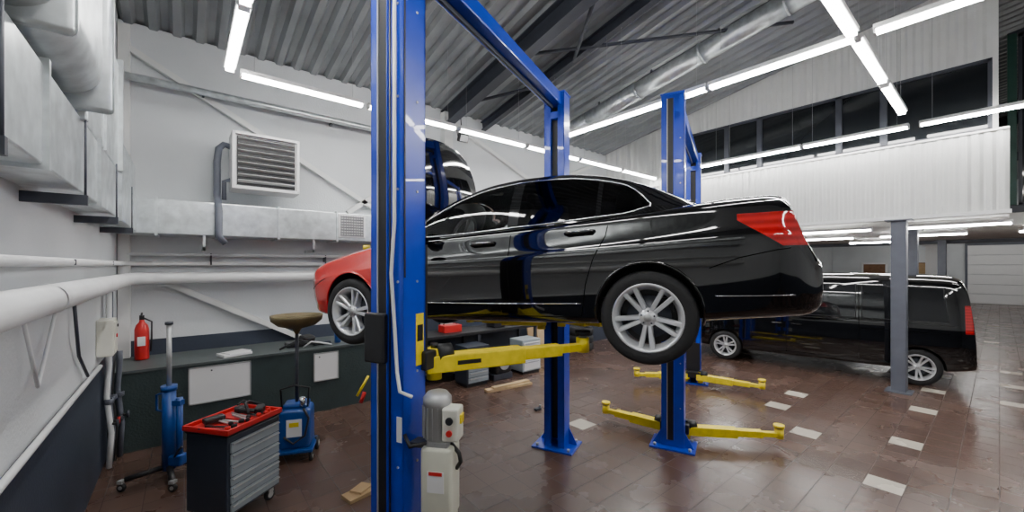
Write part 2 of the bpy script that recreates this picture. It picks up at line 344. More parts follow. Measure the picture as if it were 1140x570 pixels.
# ---------------------------------------------------------------- low ledge along the back
m=M(); m.b2((XL,6.62,0),(3.1,YB,.95),LEDG); m.b2((XL,6.6,.95),(3.1,YB,.98),mat('ledge_top',(.085,.10,.10),.5)); m.build('low_ledge_wall')
def sheet(name,x0,x1,z0,z1,y):
    m=M(); m.box(((x0+x1)/2,y,(z0+z1)/2),(x1-x0,.012,z1-z0),WHT); 
    t=.015
    for a,b in (((x0,z0),(x1,z0+t)),((x0,z1-t),(x1,z1)),((x0,z0),(x0+t,z1)),((x1-t,z0),(x1,z1))): m.b2((a[0],y-.012,a[1]),(b[0],y,b[1]),GRILL)
    m.cyl(((x0+x1)/2-.1,y-.02,z1-.06),((x0+x1)/2-.1,y-.006,z1-.06),.01,STEEL,8); m.build(name)
sheet('access_panel',.04,.72,.44,.92,6.608); sheet('access_panel',1.52,1.88,.47,.9,6.608)
m=M(); m.box((1.35,6.95,1.02),(.3,.2,.07),BLK,bev=.02); m.box((1.7,6.9,1.01),(.25,.18,.05),GREYB,bev=.01); m.lathe([(0,0),(.05,0),(.05,.16),(.03,.18),(.03,.2),(0,.2)],BLUE2,Matrix.Translation((1.95,6.9,.98)),16); m.lathe([(0,0),(.06,0),(.06,.12),(0,.12)],WHT,Matrix.Translation((2.15,7.0,.98)),16)
m.box((1.5,6.95,1.07),(.2,.16,.14),BLK,rot=(.2,0,.4),bev=.03)
m.tube([(1.1,6.8,.99),(1.2,6.75,1.05),(1.35,6.8,1.1),(1.55,6.78,1.04),(1.7,6.75,1.0)],.015,BLK,6); m.tube([(1.4,6.7,1.),(1.5,6.66,1.08),(1.62,6.7,1.05),(1.8,6.68,1.0)],.012,PIPE,6); m.build('workshop_supplies')
m=M(); m.box((.55,6.85,1.0),(.35,.25,.03),WHT,rot=(0,0,.3)); m.box((.57,6.87,1.02),(.3,.2,.01),WHT,rot=(0,0,.5)); m.build('paper_stack')
m=M(); m.lathe([(0,0),(.07,0),(.075,.02),(.075,.4),(.06,.46),(.03,.5),(.025,.53),(0,.53)],REDM,seg=24); m.box((0,0,.56),(.05,.04,.06),BLK); m.box((0,-.04,.6),(.02,.12,.015),BLK,rot=(.3,0,0)); m.tube([(.02,0,.55),(.1,-.02,.5),(.1,-.03,.3),(.09,-.03,.1)],.011,BLK,8); m.box((0,-.077,.25),(.08,.005,.12),WHT); m.build('fire_extinguisher',(-.44,7.3,.985))
m=M(); m.b2((0,-.13,0),(.13,.13,.38),CREAMP,bev=.01); m.b2((.13,-.1,.03),(.14,.1,.35),CREAMP,bev=.003); m.cyl((.14,0,.2),(.15,0,.2),.02,REDM,12); m.box((.145,.07,.3),(.01,.03,.03),BLK); m.build('junction_box',(XL,5.98,1.3))
# ---------------------------------------------------------------- two-post lifts
def lift(name,orig,ang,L,H,zc,arms,unit=False):
    m=M()
    for k,(y0,sg) in enumerate(((0,1),(L,-1))):
        m.T=Matrix.Translation((0,y0,0))@(Matrix.Identity(4) if sg>0 else Matrix.Rotation(math.pi,4,'Z'))
        w,d=.13,.1
        m.b2((-.26,-.2,0),(.26,.2,.02),BLUE)
        m.b2((-w,-d,.02),(w,-d+.012,H),BLUE,bev=.003); m.b2((-w,-d,.02),(-w+.012,d,H),BLUE); m.b2((w-.012,-d,.02),(w,d,H),BLUE)
        m.b2((-w,d-.012,.02),(-w+.075,d,H),BLUE); m.b2((w-.075,d-.012,.02),(w,d,H),BLUE)
        m.b2((-w+.075,d-.05,.02),(-w+.083,d,H),BLUE); m.b2((w-.083,d-.05,.02),(w-.075,d,H),BLUE)
        m.b2((-.05,-.05,.1),(.05,.03,H-.1),BLK)
        m.b2((-.055,-d-.012,.1),(.012,-d,H-.05),BLK); m.b2((-.065,-d-.016,.1),(-.055,-d,H-.05),GRILL); m.b2((.012,-d-.016,.1),(.02,-d,H-.05),BLUE)
        for z in np.arange(.5,H,.55): m.cyl((.09,-d-.006,z),(.09,-d,z),.008,GRILL,8); m.cyl((w,.02,z),(w+.006,.02,z),.008,GRILL,8)
        m.b2((w,-.095,H*.5),(w+.006,-.085,H),BLK)
        for sx in (-1,1):
            vs=[(sx*w,-.08,.02),(sx*(w+.11),-.08,.02),(sx*w,-.08,.22),(sx*w,-.065,.02),(sx*(w+.11),-.065,.02),(sx*w,-.065,.22)]
            m.add(vs,[(0,1,2),(3,5,4),(0,3,4,1),(1,4,5,2),(0,2,5,3)],BLUE)
            for yy in (-.15,.15): m.cyl((sx*.2,yy,.02),(sx*.2,yy,.05),.018,GRILL,8)
        m.b2((-w-.01,-d-.01,H),(w+.01,d+.01,H+.02),BLUE); m.b2((-.09,-d,H-.3),(.09,d,H-.22),BLUE)
        m.b2((-.115,-.085,zc-.1),(.115,.14,zc+.7 if zc>1 else zc+.55),BLK); m.b2((-.17,.06,zc-.09),(.17,.24,zc+.03),BLK,bev=.01)
        if sg>0 and unit:
            m.b2((-w-.01,-d-.05,zc-.02),(.02,-d,zc+.28),BLK,bev=.012); m.cyl((-.1,-d-.05,zc-.1),(-.16,-d-.08,zc-.22),.008,YEL,8); m.cyl((-.12,-d-.06,zc-.2),(-.14,-d-.07,zc-.26),.012,REDM,8)
            m.b2((w,0.01,zc-.05),(w+.004,.08,zc+.27),YEL); m.b2((w+.004,.02,zc+.1),(w+.006,.07,zc+.2),BLK)
            m.tube([(w-.05,-d-.02,H-.2),(w-.05,-d-.02,2.5),(w-.07,-d-.025,2.2),(w-.05,-d-.02,1.9),(w-.03,-d-.02,1.62),(w+.02,-d-.05,1.52),(w+.1,-d-.04,1.5)],.011,PIPE,8)
            m.tube([(w-.09,-d-.015,H-.2),(w-.09,-d-.015,.6)],.006,BLK,6)
        m.b2((w-.05,-d-.003,1.2),(w-.01,-d,1.35),WHT)
    m.T=Matrix.Identity(4)
    m.b2((-.09,-.1,H-.14),(.09,L+.1,H),BLUE,bev=.01); m.b2((-.03,.1,H-.18),(-.01,L-.1,H-.14),STEEL)
    for (p,x,y,zt) in arms:
        o=Vector((.13 if x>0 else -.13, .19 if p==0 else L-.19, zt-.15)); e=Vector((x,y,zt-.13)); d=(e-o); Ln=d.length; a=math.atan2(d.y,d.x)
        m.T=Matrix.Translation(o)@Matrix.Rotation(a,4,'Z')
        m.cyl((0,0,-.1),(0,0,.1),.05,YEL,16); m.cyl((0,0,.1),(0,0,.13),.025,BLK,12)
        m.b2((-.06,-.065,-.055),(Ln*.55,.065,.055),YEL,bev=.008); m.b2((Ln*.4,-.05,-.035),(Ln*.82,.05,.045),YEL,bev=.006); m.b2((Ln*.7,-.035,-.02),(Ln+.04,.035,.035),YEL,bev=.004)
        if unit: m.b2((Ln*.12,-.067,-.012),(Ln*.26,-.0655,.015),BLK)
        m.cyl((0.02,0,.055),(.12,0,.075),.07,BLK,16,r2=.05)
        m.cyl((Ln,0,-.03),(Ln,0,.08),.05,YEL,20); m.cyl((Ln,0,.08),(Ln,0,.1),.03,GRILL,16); m.cyl((Ln,0,.1),(Ln,0,.13),.06,RUB if unit else YEL,20)
    m.T=Matrix.Identity(4)
    return m.build(name,W(*orig),-TH-math.radians(ang))
lift('two_post_car_lift',(-.71,2.5),27.,2.8,4.35,1.68,[(0,.85,1.1,1.76),(0,-.91,1.06,1.72),(1,.8,2.33,1.77),(1,-.96,2.3,1.72)],True)
lift('two_post_car_lift',(2.02,5.0),28.7,3.08,4.35,.22,[(0,1.15,.55,.3),(0,-.95,.35,.3),(1,1.1,2.75,.3),(1,-.95,2.5,.3)])
m=M()
m.box((0,0,.98),(.19,.17,.42),CREAM,bev=.02,seg=3); m.box((0,0,.74),(.17,.15,.08),CREAM,bev=.01); m.box((0,0,1.2),(.13,.13,.05),GRILL,bev=.01)
m.lathe([(0,0),(.075,0),(.08,.01),(.08,.2),(.085,.205),(.085,.24),(.06,.27),(0,.27)],GRILL,Matrix.Translation((-.02,0,1.225)),24)
for k in range(16):
    a=k*math.pi/8; m.box((-.02+.083*math.cos(a),.083*math.sin(a),1.33),(.012,.004,.18),GRILL,rot=(0,0,a))
m.box((.085,-.03,1.33),(.1,.11,.19),CREAMP,bev=.012); m.cyl((.085,-.09,1.36),(.085,-.1,1.36),.022,BLK,16); m.cyl((.085,-.09,1.29),(.085,-.102,1.29),.018,REDM,16); m.box((.14,-.03,1.36),(.01,.05,.05),YEL)
m.box((.0,-.087,1.0),(.1,.004,.12),WHT); m.box((0,-.09,1.05),(.08,.003,.02),REDM)
m.tube([(.06,0,1.2),(.12,-.02,1.15),(.13,-.02,1.1),(.1,0,1.05)],.012,BLK,8); m.tube([(-.06,-.08,1.22),(-.15,-.1,1.2),(-.2,-.06,1.25)],.012,BLK,8)
m.b2((-.2,-.02,1.16),(-.02,.06,1.19),STEEL); m.cyl((0,0,0),(0,0,.72),.02,STEEL,12); m.cyl((0,0,0),(0,0,.015),.09,STEEL,16)
m.build('hydraulic_power_unit',W(-.425,2.38,-0.0),-TH-math.radians(10))
# ---------------------------------------------------------------- wheels
def wheel(R=.32,wd=.215,rim=.228):
    m=M(); X=Matrix.Rotation(math.pi/2,4,'X')
    h=wd/2; k=rim
    m.lathe([(k-.01,-h*.85),(k+.03,-h),(R-.025,-h*.98),(R-.006,-h*.8),(R,-h*.5),(R,h*.5),(R-.006,h*.8),(R-.025,h*.98),(k+.03,h),(k-.004,h*.9)],RUB,X,56)
    for q in (-.45,-.15,.15,.45): m.lathe([(R+.0005,h*q-.003),(R+.002,h*q),(R+.0005,h*q+.003)],BLK,X,48)
    m.lathe([(k-.012,-h*.9),(k-.03,-h*.3),(k-.04,h*.4),(k-.018,h*.8),(k-.008,h*.93),(k+.004,h*.97),(k+.008,h*.9)],SILV,X,56)
    m.lathe([(0,h*.05),(.15,h*.05),(.15,-.01),(.09,-.02),(0,-.02)],STEEL,X,32)
    m.lathe([(0,-.07),(k-.03,-.07)],BLK,X,32)
    m.lathe([(0,h*.72),(.028,h*.74),(.03,h*.7),(.06,h*.66),(.066,h*.5),(.062,.0)],SILV,X,24)
    m.lathe([(0,h*.76),(.026,h*.76),(.028,h*.7)],GRILL,X,20)
    def spoke(a0,a1,r0,r1,w0,w1):
        p0=Vector((r0*math.cos(a0),r0*math.sin(a0)));p1=Vector((r1*math.cos(a1),r1*math.sin(a1)))
        t=(p1-p0).normalized(); n=Vector((-t.y,t.x)); vs=[]
        for p,ww,yo,yi in ((p0,w0,h*.66,.0),((p0+p1)/2,(w0+w1)/2,h*.74,h*.2),(p1,w1,h*.86,h*.3)):
            for sx,yy in ((-1,yi),(-1,yo-.008),(-.6,yo),(.6,yo),(1,yo-.008),(1,yi)):
                q=p+n*ww*sx/2; vs.append(X@Vector((q.x,q.y,yy)))
        fs=[(i*6+j,i*6+(j+1)%6,(i+1)*6+(j+1)%6,(i+1)*6+j) for i in range(2) for j in range(6)]
        m.add(vs,fs,SILV)
    for i in range(5):
        a=math.radians(90+72*i)
        for s in (-1,1): spoke(a+s*.24,a+s*.185,.05,k-.01,.03,.034)
        b=a+math.radians(36); m.cyl(X@Vector((.045*math.cos(b),.045*math.sin(b),h*.6)),X@Vector((.045*math.cos(b),.045*math.sin(b),h*.69)),.007,STEEL,6)
    return m
def pch(tab):
    xs=[t[0] for t in tab]; ysn=[t[1] for t in tab]
    def f(x):
        if x<=xs[0]: return ysn[0]
        if x>=xs[-1]: return ysn[-1]
        i=max(k for k in range(len(xs)) if xs[k]<=x); i=min(i,len(xs)-2)
        def sl(j):
            if j<=0 or j>=len(xs)-1: 
                j2=min(max(j,1),len(xs)-1); return (ysn[j2]-ysn[j2-1])/(xs[j2]-xs[j2-1])
            a=(ysn[j]-ysn[j-1])/(xs[j]-xs[j-1]); b=(ysn[j+1]-ysn[j])/(xs[j+1]-xs[j])
            return 0 if a*b<=0 else 2*a*b/(a+b)
        h=xs[i+1]-xs[i]; t=(x-xs[i])/h; a,b=sl(i),sl(i+1)
        return (2*t**3-3*t*t+1)*ysn[i]+(t**3-2*t*t+t)*h*a+(-2*t**3+3*t*t)*ysn[i+1]+(t**3-t*t)*h*b
    return f
def loft(stations,sect,matf,name,mats,cuts,parent,sub=2):
    rings=[]
    for x in stations:
        half=sect(x); ring=[(x,-y,z) for y,z in half]+[(x,y,z) for y,z in half[-2:0:-1]]
        rings.append(ring)
    n=len(rings[0]); vs=[p for r in rings for p in r]; fs=[];mi=[]
    for i in range(len(rings)-1):
        for j in range(n):
            fs.append((i*n+j,i*n+(j+1)%n,(i+1)*n+(j+1)%n,(i+1)*n+j)); jj=j if j<n//2 else n-1-j
            mi.append(matf((stations[i]+stations[i+1])/2,jj))
    fs.append(tuple(range(n))[::-1]); fs.append(tuple((len(rings)-1)*n+j for j in range(n))); mi+=[matf(stations[0],3),matf(stations[-1],3)]
    me=bpy.data.meshes.new(name+'_tmp'); me.from_pydata(vs,[],fs)
    for q in mats: me.materials.append(q)
    me.polygons.foreach_set('material_index',mi); me.update()
    bm=bmesh.new(); bm.from_mesh(me); bmesh.ops.recalc_face_normals(bm,faces=bm.faces); bm.to_mesh(me); bm.free()
    ob=bpy.data.objects.new(name+'_tmp',me); bpy.context.collection.objects.link(ob)
    md=ob.modifiers.new('s','SUBSURF'); md.levels=sub; md.render_levels=sub
    cs=[]
    for (cx,cy,cz,r,d) in cuts:
        c=M(); c.cyl((cx,cy-d/2,cz),(cx,cy+d/2,cz),r,RUB,48); co=c.build('cut_tmp'); cs.append(co)
        bo=ob.modifiers.new('b','BOOLEAN'); bo.operation='DIFFERENCE'; bo.object=co; bo.solver='EXACT'
        try: bo.material_mode='TRANSFER'
        except Exception: pass
    dg=bpy.context.evaluated_depsgraph_get(); ev=ob.evaluated_get(dg)
    me2=bpy.data.meshes.new_from_object(ev,depsgraph=dg); me2.name=name
    bvh=BVHTree.FromPolygons([v.co.copy() for v in me2.vertices],[tuple(p.vertices) for p in me2.polygons])
    for p in me2.polygons: p.use_smooth=True
    try: me2.set_sharp_from_angle(angle=math.radians(42))
    except Exception: pass
    o2=bpy.data.objects.new(name,me2); bpy.context.collection.objects.link(o2); o2.parent=parent
    for q in cs+[ob]: bpy.data.objects.remove(q,do_unlink=True)
    return o2,bvh
def on_side(bvh,x,z,off=.002):
    h=bvh.ray_cast(Vector((x,-3,z)),Vector((0,1,0)))
    return (h[0]+h[1].normalized()*off*(1 if h[1].y<0 else -1)) if h[0] is not None else Vector((x,-.8,z))
def sideline(m,bvh,pts,r,mt,off=.0,mirror=True,step=.05):
    P=[]
    for (a,b) in zip(pts[:-1],pts[1:]):
        n=max(1,int(math.hypot(b[0]-a[0],b[1]-a[1])/step))
        for k in range(n): t=k/n; P.append(on_side(bvh,a[0]+(b[0]-a[0])*t,a[1]+(b[1]-a[1])*t,off))
    P.append(on_side(bvh,*pts[-1],off)); m.tube(P,r,mt,6)
    if mirror: m.tube([Vector((p.x,-p.y,p.z)) for p in P],r,mt,6)
def patch(m,bvh,q,mt,off=.006,n=10,k=8):
    rows=[]
    for i in range(n+1):
        u=i/n; row=[]
        for j in range(k+1):
            v=j/k
            x=(q[0][0]*(1-u)+q[1][0]*u)*(1-v)+(q[3][0]*(1-u)+q[2][0]*u)*v
            z=(q[0][1]*(1-u)+q[1][1]*u)*(1-v)+(q[3][1]*(1-u)+q[2][1]*u)*v
            row.append(on_side(bvh,x,z,off))
        rows.append(row)
    m.grid(rows,mt); m.grid([[Vector((p.x,-p.y,p.z)) for p in r] for r in rows],mt)
# ---------------------------------------------------------------- sedan
CARZ=1.50; car=empty('sedan_car',W(-1.909,5.004,CARZ),(0,math.radians(-1.9),-TH-math.radians(25)))
wm=pch([(0,.56),(.04,.66),(.12,.755),(.3,.83),(.5,.862),(.78,.885),(1.3,.88),(2.4,.885),(3.2,.887),(3.54,.893),(3.85,.885),(4.1,.868),(4.3,.838),(4.42,.79),(4.5,.735),(4.56,.66),(4.59,.58)])
zb=pch([(0,.33),(.12,.24),(.3,.21),(1.3,.20),(3.,.20),(3.85,.24),(4.3,.27),(4.5,.28),(4.59,.34)])
zs=pch([(0,.55),(.04,.62),(.12,.69),(.3,.75),(.78,.845),(1.28,.915),(2,.935),(2.8,.965),(3.54,1.0),(4.1,1.025),(4.32,1.025),(4.40,.985),(4.46,.80),(4.53,.66),(4.59,.60)])
zt=pch([(0,.57),(.04,.66),(.12,.74),(.3,.81),(.78,.92),(1.28,.985),(1.5,.98),(3.5,1.03),(3.75,1.075),(4.1,1.10),(4.32,1.108),(4.40,1.095),(4.46,.88),(4.53,.68),(4.59,.62)])
def sect(x):
    w_,b,s,t=wm(x),zb(x),zs(x),zt(x); h=s-b; mid=min(1,max(0,(x-.1)/.5))*min(1,max(0,(4.55-x)/.3))
    ws=w_-.055*mid-.01; 
    return [(0,b),(w_*.7,b),(w_*.90,b+.005),(w_-.035,b+.03),(w_-.03,b+.08),(w_-.010,b+h*.30),(w_-.002,b+h*.45),(w_,b+h*.62),(w_-.002*mid,b+h*.715),(w_-.024*mid,b+h*.74),(ws+.010,b+h*.90),(ws,b+h*.965),(ws-.025,b+h*1.0),(ws*.82,s+(t-s)*.6),(ws*.5,t-.008),(0,t)]
st=[0,.04,.12,.3,.5,.78,1.05,1.27,1.29,1.6,2.,2.4,2.8,3.2,3.54,3.85,4.1,4.25,4.34,4.40,4.42,4.46,4.53,4.58,4.59]
TLP=lamp_paint('black_paint_with_tail_lamp',[(1,0,0,-4.10),(0,0,-1,.94),(.72,0,1,-3.85),(0,1,0,-.42),(0,0,1,-.725)],BP,(.62,.010,.012))
def mf(x,j):
    if .3<x<1.28 and j>=13: return 2
    return 1 if x<1.28 else 0
DR=.05; cuts=[]
for x in (.78,3.54):
    for s in (-1,1): cuts.append((x,s*.80,.30,.348,.42))
body,bvh=loft(st,sect,mf,'body',[TLP,REDP,BLK],cuts,car,3)
XG=3.90
ze=pch([(1.25,.95),(1.45,1.055),(1.62,1.15),(1.85,1.265),(2.05,1.335),(2.3,1.385),(2.6,1.402),(2.9,1.392),(3.12,1.36),(3.35,1.30),(3.58,1.205),(3.75,1.115),(XG,1.035)])
zc=pch([(1.25,1.03),(1.45,1.16),(1.62,1.25),(1.85,1.355),(2.05,1.41),(2.3,1.438),(2.6,1.447),(2.9,1.438),(3.12,1.41),(3.35,1.35),(3.58,1.26),(3.75,1.17),(XG,1.08)])
zbl=pch([(1.25,.915),(2,.93),(2.8,.96),(3.54,.995),(XG,1.005)])
yb=pch([(1.25,.77),(1.6,.80),(2.4,.812),(3.2,.80),(3.7,.755),(XG,.71)]); ye=pch([(1.25,.72),(1.62,.665),(2.05,.595),(2.6,.575),(3.2,.57),(3.7,.59),(XG,.63)])
XQ=3.57; B1,B2=2.47,2.56
sx=sorted(set([1.25,1.35,1.45,1.55,1.60,B1,B2,3.19,3.225,3.53,3.555,XQ,3.30,XG]+[round(1.66+.06*k,3) for k in range(40) if 1.66+.06*k<XG-.03]))
def gp(x,t):
    return Vector((x,-(yb(x)+(ye(x)-yb(x))*t+.022*math.sin(math.pi*t)),zbl(x)+(ze(x)-zbl(x))*t))
def tlow(x):
    h=ze(x)-zbl(x); b=.022/h
    if x>3.33: b+= (.28-b)*min(1,((x-3.33)/(XQ-3.33)))**2.5
    return b
def thigh(x):
    h=ze(x)-zbl(x); b=1-.045/h
    if x>3.33: b-= (b-.34)*min(1,((x-3.33)/(XQ-3.33)))**3.2
    return b
g=M(); rows=[]
for x in sx:
    a,b=tlow(x),thigh(x); ts=[0,a,a+(b-a)/3,a+(b-a)*2/3,b,1]; row=[gp(x,t) for t in ts]
    y1=ye(x); z1=ze(x); z2=zc(x)
    for q in (.93,.75,.5,.25,0): row.append(Vector((x,-y1*q,z1+(z2-z1)*(1-q*q)**.8)))
    full=row+[Vector((p.x,-p.y,p.z)) for p in row[-2::-1]]; rows.append(full)
nn=len(rows[0])
for i in range(len(rows)-1):
    x=(sx[i]+sx[i+1])/2
    for j in range(nn-1):
        jj=min(j,nn-2-j); mt=BP
        if jj in (1,2,3):
            if 1.6<x<B1: mt=GLF
            elif B2<x<3.19 or 3.225<x<XQ: mt=GLR
        if jj>=6:
            if x<2.02: mt=GLF
            elif 3.24<x<3.84: mt=GLR
        g.add([rows[i][j],rows[i][j+1],rows[i+1][j+1],rows[i+1][j]],[(0,1,2,3)],mt,True)
ob=g.build('greenhouse',parent=car,fix=False)
bm=bmesh.new(); bm.from_mesh(ob.data); bmesh.ops.remove_doubles(bm,verts=bm.verts,dist=1e-5); bmesh.ops.recalc_face_normals(bm,faces=bm.faces); bm.to_mesh(ob.data); bm.free()
t=M()
for s in (1,-1):
    P=[gp(x,tlow(x)-.01) for x in sx if 1.4<x<=XQ]; Q=[gp(x,thigh(x)+.02) for x in sx if 1.6<=x<=XQ]
    Pp=P+Q[::-1]; Pp=[Vector((p.x,(p.y-.004)*s,p.z)) for p in Pp]; t.tube(Pp,.006,CHR,6)
    hx=[(2.26,.845),(3.08,.885)]
    for (x,z) in hx:
        p=on_side(bvh,x,z); y=p.y-.028
        t.tube([(x-.11,(p.y+.0)*s,z),(x-.09,y*s,z+.003),(x+.09,y*s,z+.006),(x+.11,p.y*s,z+.006)],.013,BP,8)
        t.tube([(x-.09,(y-.010)*s,z+.010),(x+.09,(y-.010)*s,z+.013)],.004,CHR,6)
sideline(t,bvh,[(1.34,.26),(1.33,.6),(1.36,.9)],.0035,SEAM)
sideline(t,bvh,[(2.52,.26),(2.50,.6),(2.51,.95)],.0035,SEAM)
sideline(t,bvh,[(3.3,.99),(3.27,.85),(3.18,.68),(3.12,.5),(3.08,.27)],.0035,SEAM)
sideline(t,bvh,[(1.34,.265),(3.08,.265)],.0035,SEAM)
sideline(t,bvh,[(3.93,.60),(4.1,.66),(4.3,.70),(4.38,.71)],.0035,SEAM)
sideline(t,bvh,[(1.36,.365),(2.4,.36),(3.08,.365)],.004,CHR)
sideline(t,bvh,[(3.96,.42),(4.2,.42),(4.4,.42)],.004,CHR)
sideline(t,bvh,[(.08,.47),(.2,.52),(.42,.6)],.004,SEAM)
for s in (-1,1):
    for xc in (.78,3.54):
        P=[]
        for k in range(29):
            a=math.radians(-12+204*k/28); x=xc+.354*math.cos(a); z=.30+.354*math.sin(a)
            p=on_side(bvh,x+.006*math.cos(a),z+.006*math.sin(a)); P.append(Vector((x,(p.y+.004)*-s,z)))
        t.tube(P,.010,BP if xc>2 else REDP,6)
for s in (-1,1):
    t.T=Matrix.Translation((1.62,s*.95,1.0)); t.box((0,0,0),(.14,.2,.14),BP,bev=.05,seg=4); t.box((.062,0,0),(.012,.16,.1),DGL); t.T=Matrix.Identity(4)
    t.tube([(1.62,s*.87,.96),(1.64,s*.80,.95)],.02,BLK,8)
    t.box((.34,s*.655,.64),(.3,.16,.12),BLK,rot=(0,0,-s*.5),bev=.04,seg=3)
t.box((4.50,0,.78),(.02,.5,.12),WHT); t.box((.02,0,.5),(.06,.7,.16),BLK,bev=.02)
t.b2((1.35,-.7,.86),(1.75,.7,.97),BLK,bev=.04); t.b2((1.3,-.75,.3),(3.7,.75,.4),BLK)
for x in (2.15,3.0):
    for y in (-.38,.38):
        t.box((x,y,.62),(.5,.5,.16),GREYB,bev=.05,seg=3); t.box((x+.32,y,.92),(.14,.48,.6),GREYB,rot=(0,.25,0),bev=.05,seg=3); t.box((x+.41,y,1.22),(.09,.26,.16),GREYB,bev=.035,seg=3)
X=Matrix.Translation((1.8,-.38,.98))@Matrix.Rotation(math.radians(-65),4,'Y'); pr=[(.18+.014*math.cos(a),.014*math.sin(a)) for a in np.linspace(0,2*math.pi,9)]
t.lathe(pr,BLK,X,28); t.tube([X@Vector((-.18,0,0)),X@Vector((.18,0,0))],.015,BLK,6); t.tube([X@Vector((0,0,0)),(1.6,-.38,.92)],.03,BLK,8)
t.build('trim',parent=car)
h=M(); rows=[];rows2=[]
for i in range(13):
    v=i/12; z=.99+1.06*v; row=[];row2=[]
    for j in range(17):
        u=-1+2*j/16; wd=.70-.04*v-.20*max(0,v-.6)**2/.16*.8; y=u*wd; x=1.28+.03*v+.04*(1-u*u)+.05*math.sin(math.pi*v)
        zz=z-(.06*v*u*u)
        row.append((x,y,zz)); row2.append((x-.03,y*.98,zz))
    rows.append(row);rows2.append(row2)
h.grid(rows,BP); h.grid(rows2,BLK)
edge=[r[0] for r in rows]+rows[-1][1:]+[r[-1] for r in rows[::-1]]+rows[0][::-1]
h.tube([Vector(p)+Vector((-.015,0,0)) for p in edge],.016,BP,6)
for s in (-1,1): h.tube([(1.0,s*.66,.9),(1.32,s*.66,1.35)],.012,STEEL,8)
h.build('bonnet',parent=car)
e=M(); e.box((.75,0,.8),(.6,.5,.2),STEEL,bev=.04); e.box((.75,.1,.92),(.4,.3,.06),BLK,bev=.02); e.lathe([(0,0),(.04,0),(.04,.05),(0,.05)],YEL,Matrix.Translation((.55,-.4,.9)),12); e.build('engine',parent=car)
for k,(x,s) in enumerate(((.78,-1),(3.54,-1),(.78,1),(3.54,1))):
    wo=wheel(.325,.215,.232).build('wheel_%d'%(k+1),(x,s*.77,.32-DR),0 if s<0 else math.pi,parent=car)
    wo.rotation_euler=(0,math.radians(17+k*23),0) if s<0 else (0,math.radians(17+k*23),math.pi)
# ---------------------------------------------------------------- van
van=empty('passenger_van',W(5.02,10.8,0),(0,0,-TH-math.radians(40)))
vwm=pch([(0,.62),(.06,.74),(.2,.86),(.5,.925),(1.,.955),(4.4,.96),(4.66,.945),(4.78,.91),(4.86,.84)])
vzb=pch([(0,.36),(.3,.28),(.8,.27),(4.2,.27),(4.86,.36)])
vze=pch([(0,.74),(.06,.86),(.2,.97),(.6,1.12),(.85,1.25),(1.2,1.60),(1.5,1.85),(1.9,1.97),(3,2.0),(4.5,1.98),(4.70,1.92),(4.77,1.72),(4.81,1.3),(4.84,.95),(4.86,.75)])
vzt=pch([(0,.77),(.06,.90),(.2,1.02),(.6,1.17),(.85,1.32),(1.2,1.69),(1.5,1.94),(1.9,2.06),(3,2.09),(4.5,2.07),(4.70,2.01),(4.77,1.78),(4.81,1.33),(4.84,.97),(4.86,.76)])
def vsect(x):
    w_,b,s,t_=vwm(x),vzb(x),vze(x),vzt(x); belt=min(1.14,b+(s-b)*.8); k=max(0,min(1,(s-1.12)/.78)); y2=w_-.05-.08*k
    return [(0,b),(w_*.7,b),(w_*.94,b+.01),(w_-.02,b+.06),(w_,b+.2),(w_,b+(belt-b)*.6),(w_-.012,b+(belt-b)*.68),(w_-.015,belt-.03),(w_-.03,belt+.02),((w_+y2)/2-.01,(belt+s)/2),(y2,s-.10*k-.01),(y2-.04,s-.02*k),(y2-.14,s+(t_-s)*.45),(y2*.5,t_-.012),(0,t_)]
VP_=lamp_paint('van_paint_with_tail_lamp',[(1,0,0,-4.70),(0,0,-1,1.52),(0,0,1,-1.02),(0,1,0,-.66)],BP,(.5,.01,.012))
cuts=[(x,s*.86,.35,.375,.42) for x in (.86,4.1) for s in (-1,1)]
vb,vbvh=loft([0,.06,.2,.5,.85,1.2,1.5,1.9,2.3,2.8,3.2,3.8,4.2,4.5,4.62,4.70,4.74,4.78,4.81,4.84,4.86],vsect,lambda x,j:0,'body',[VP_],cuts,van,2)
t=M()
WZ=[[(1.15,1.20),(2.02,1.20),(2.02,1.82),(1.62,1.82)],[(2.12,1.20),(3.22,1.20),(3.22,1.84),(2.12,1.84)],[(3.32,1.20),(4.5,1.20),(4.44,1.82),(3.32,1.84)]]
for q in WZ: patch(t,vbvh,q,CARGL,.003); sideline(t,vbvh,q+[q[0]],.007,BLK,.003)
sideline(t,vbvh,[(1.25,1.15),(4.6,1.15)],.005,BLK,.003)
for q in ([(1.25,.4),(1.22,.8),(1.25,1.15)],[(2.07,.35),(2.07,1.84)],[(3.27,.35),(3.27,1.84)],[(1.25,.38),(3.6,.38)],[(3.3,1.0),(4.55,1.0)],[(4.5,.6),(4.78,.62)]): sideline(t,vbvh,q,.005,SEAM,.002)
for s in (-1,1):
    for x in (1.9,2.25): 
        p=on_side(vbvh,x,.98); t.tube([(x-.09,p.y*-s,.98),(x-.07,(p.y-.03)*-s,.98),(x+.07,(p.y-.03)*-s,.98),(x+.09,p.y*-s,.98)],.013,BP,8)
    t.box((1.3,s*1.05,1.2),(.13,.2,.2),BP,bev=.05,seg=3); t.tube([(1.3,s*1.0,1.15),(1.35,s*.9,1.13)],.02,BLK,8)
    t.box((.22,s*.72,.78),(.3,.22,.16),GRILL,rot=(0,0,s*-.6),bev=.05,seg=3)
t.box((4.84,0,1.0),(.05,.5,.12),WHT); t.box((4.79,0,.48),(.16,1.6,.16),BP,bev=.05,seg=3); t.box((4.79,0,1.5),(.03,1.2,.4),CARGL,rot=(0,-.1,0)); t.tube([(4.81,-.05,1.25),(4.84,.1,1.28),(4.84,.45,1.34)],.01,BLK,6)
t.build('trim',parent=van)
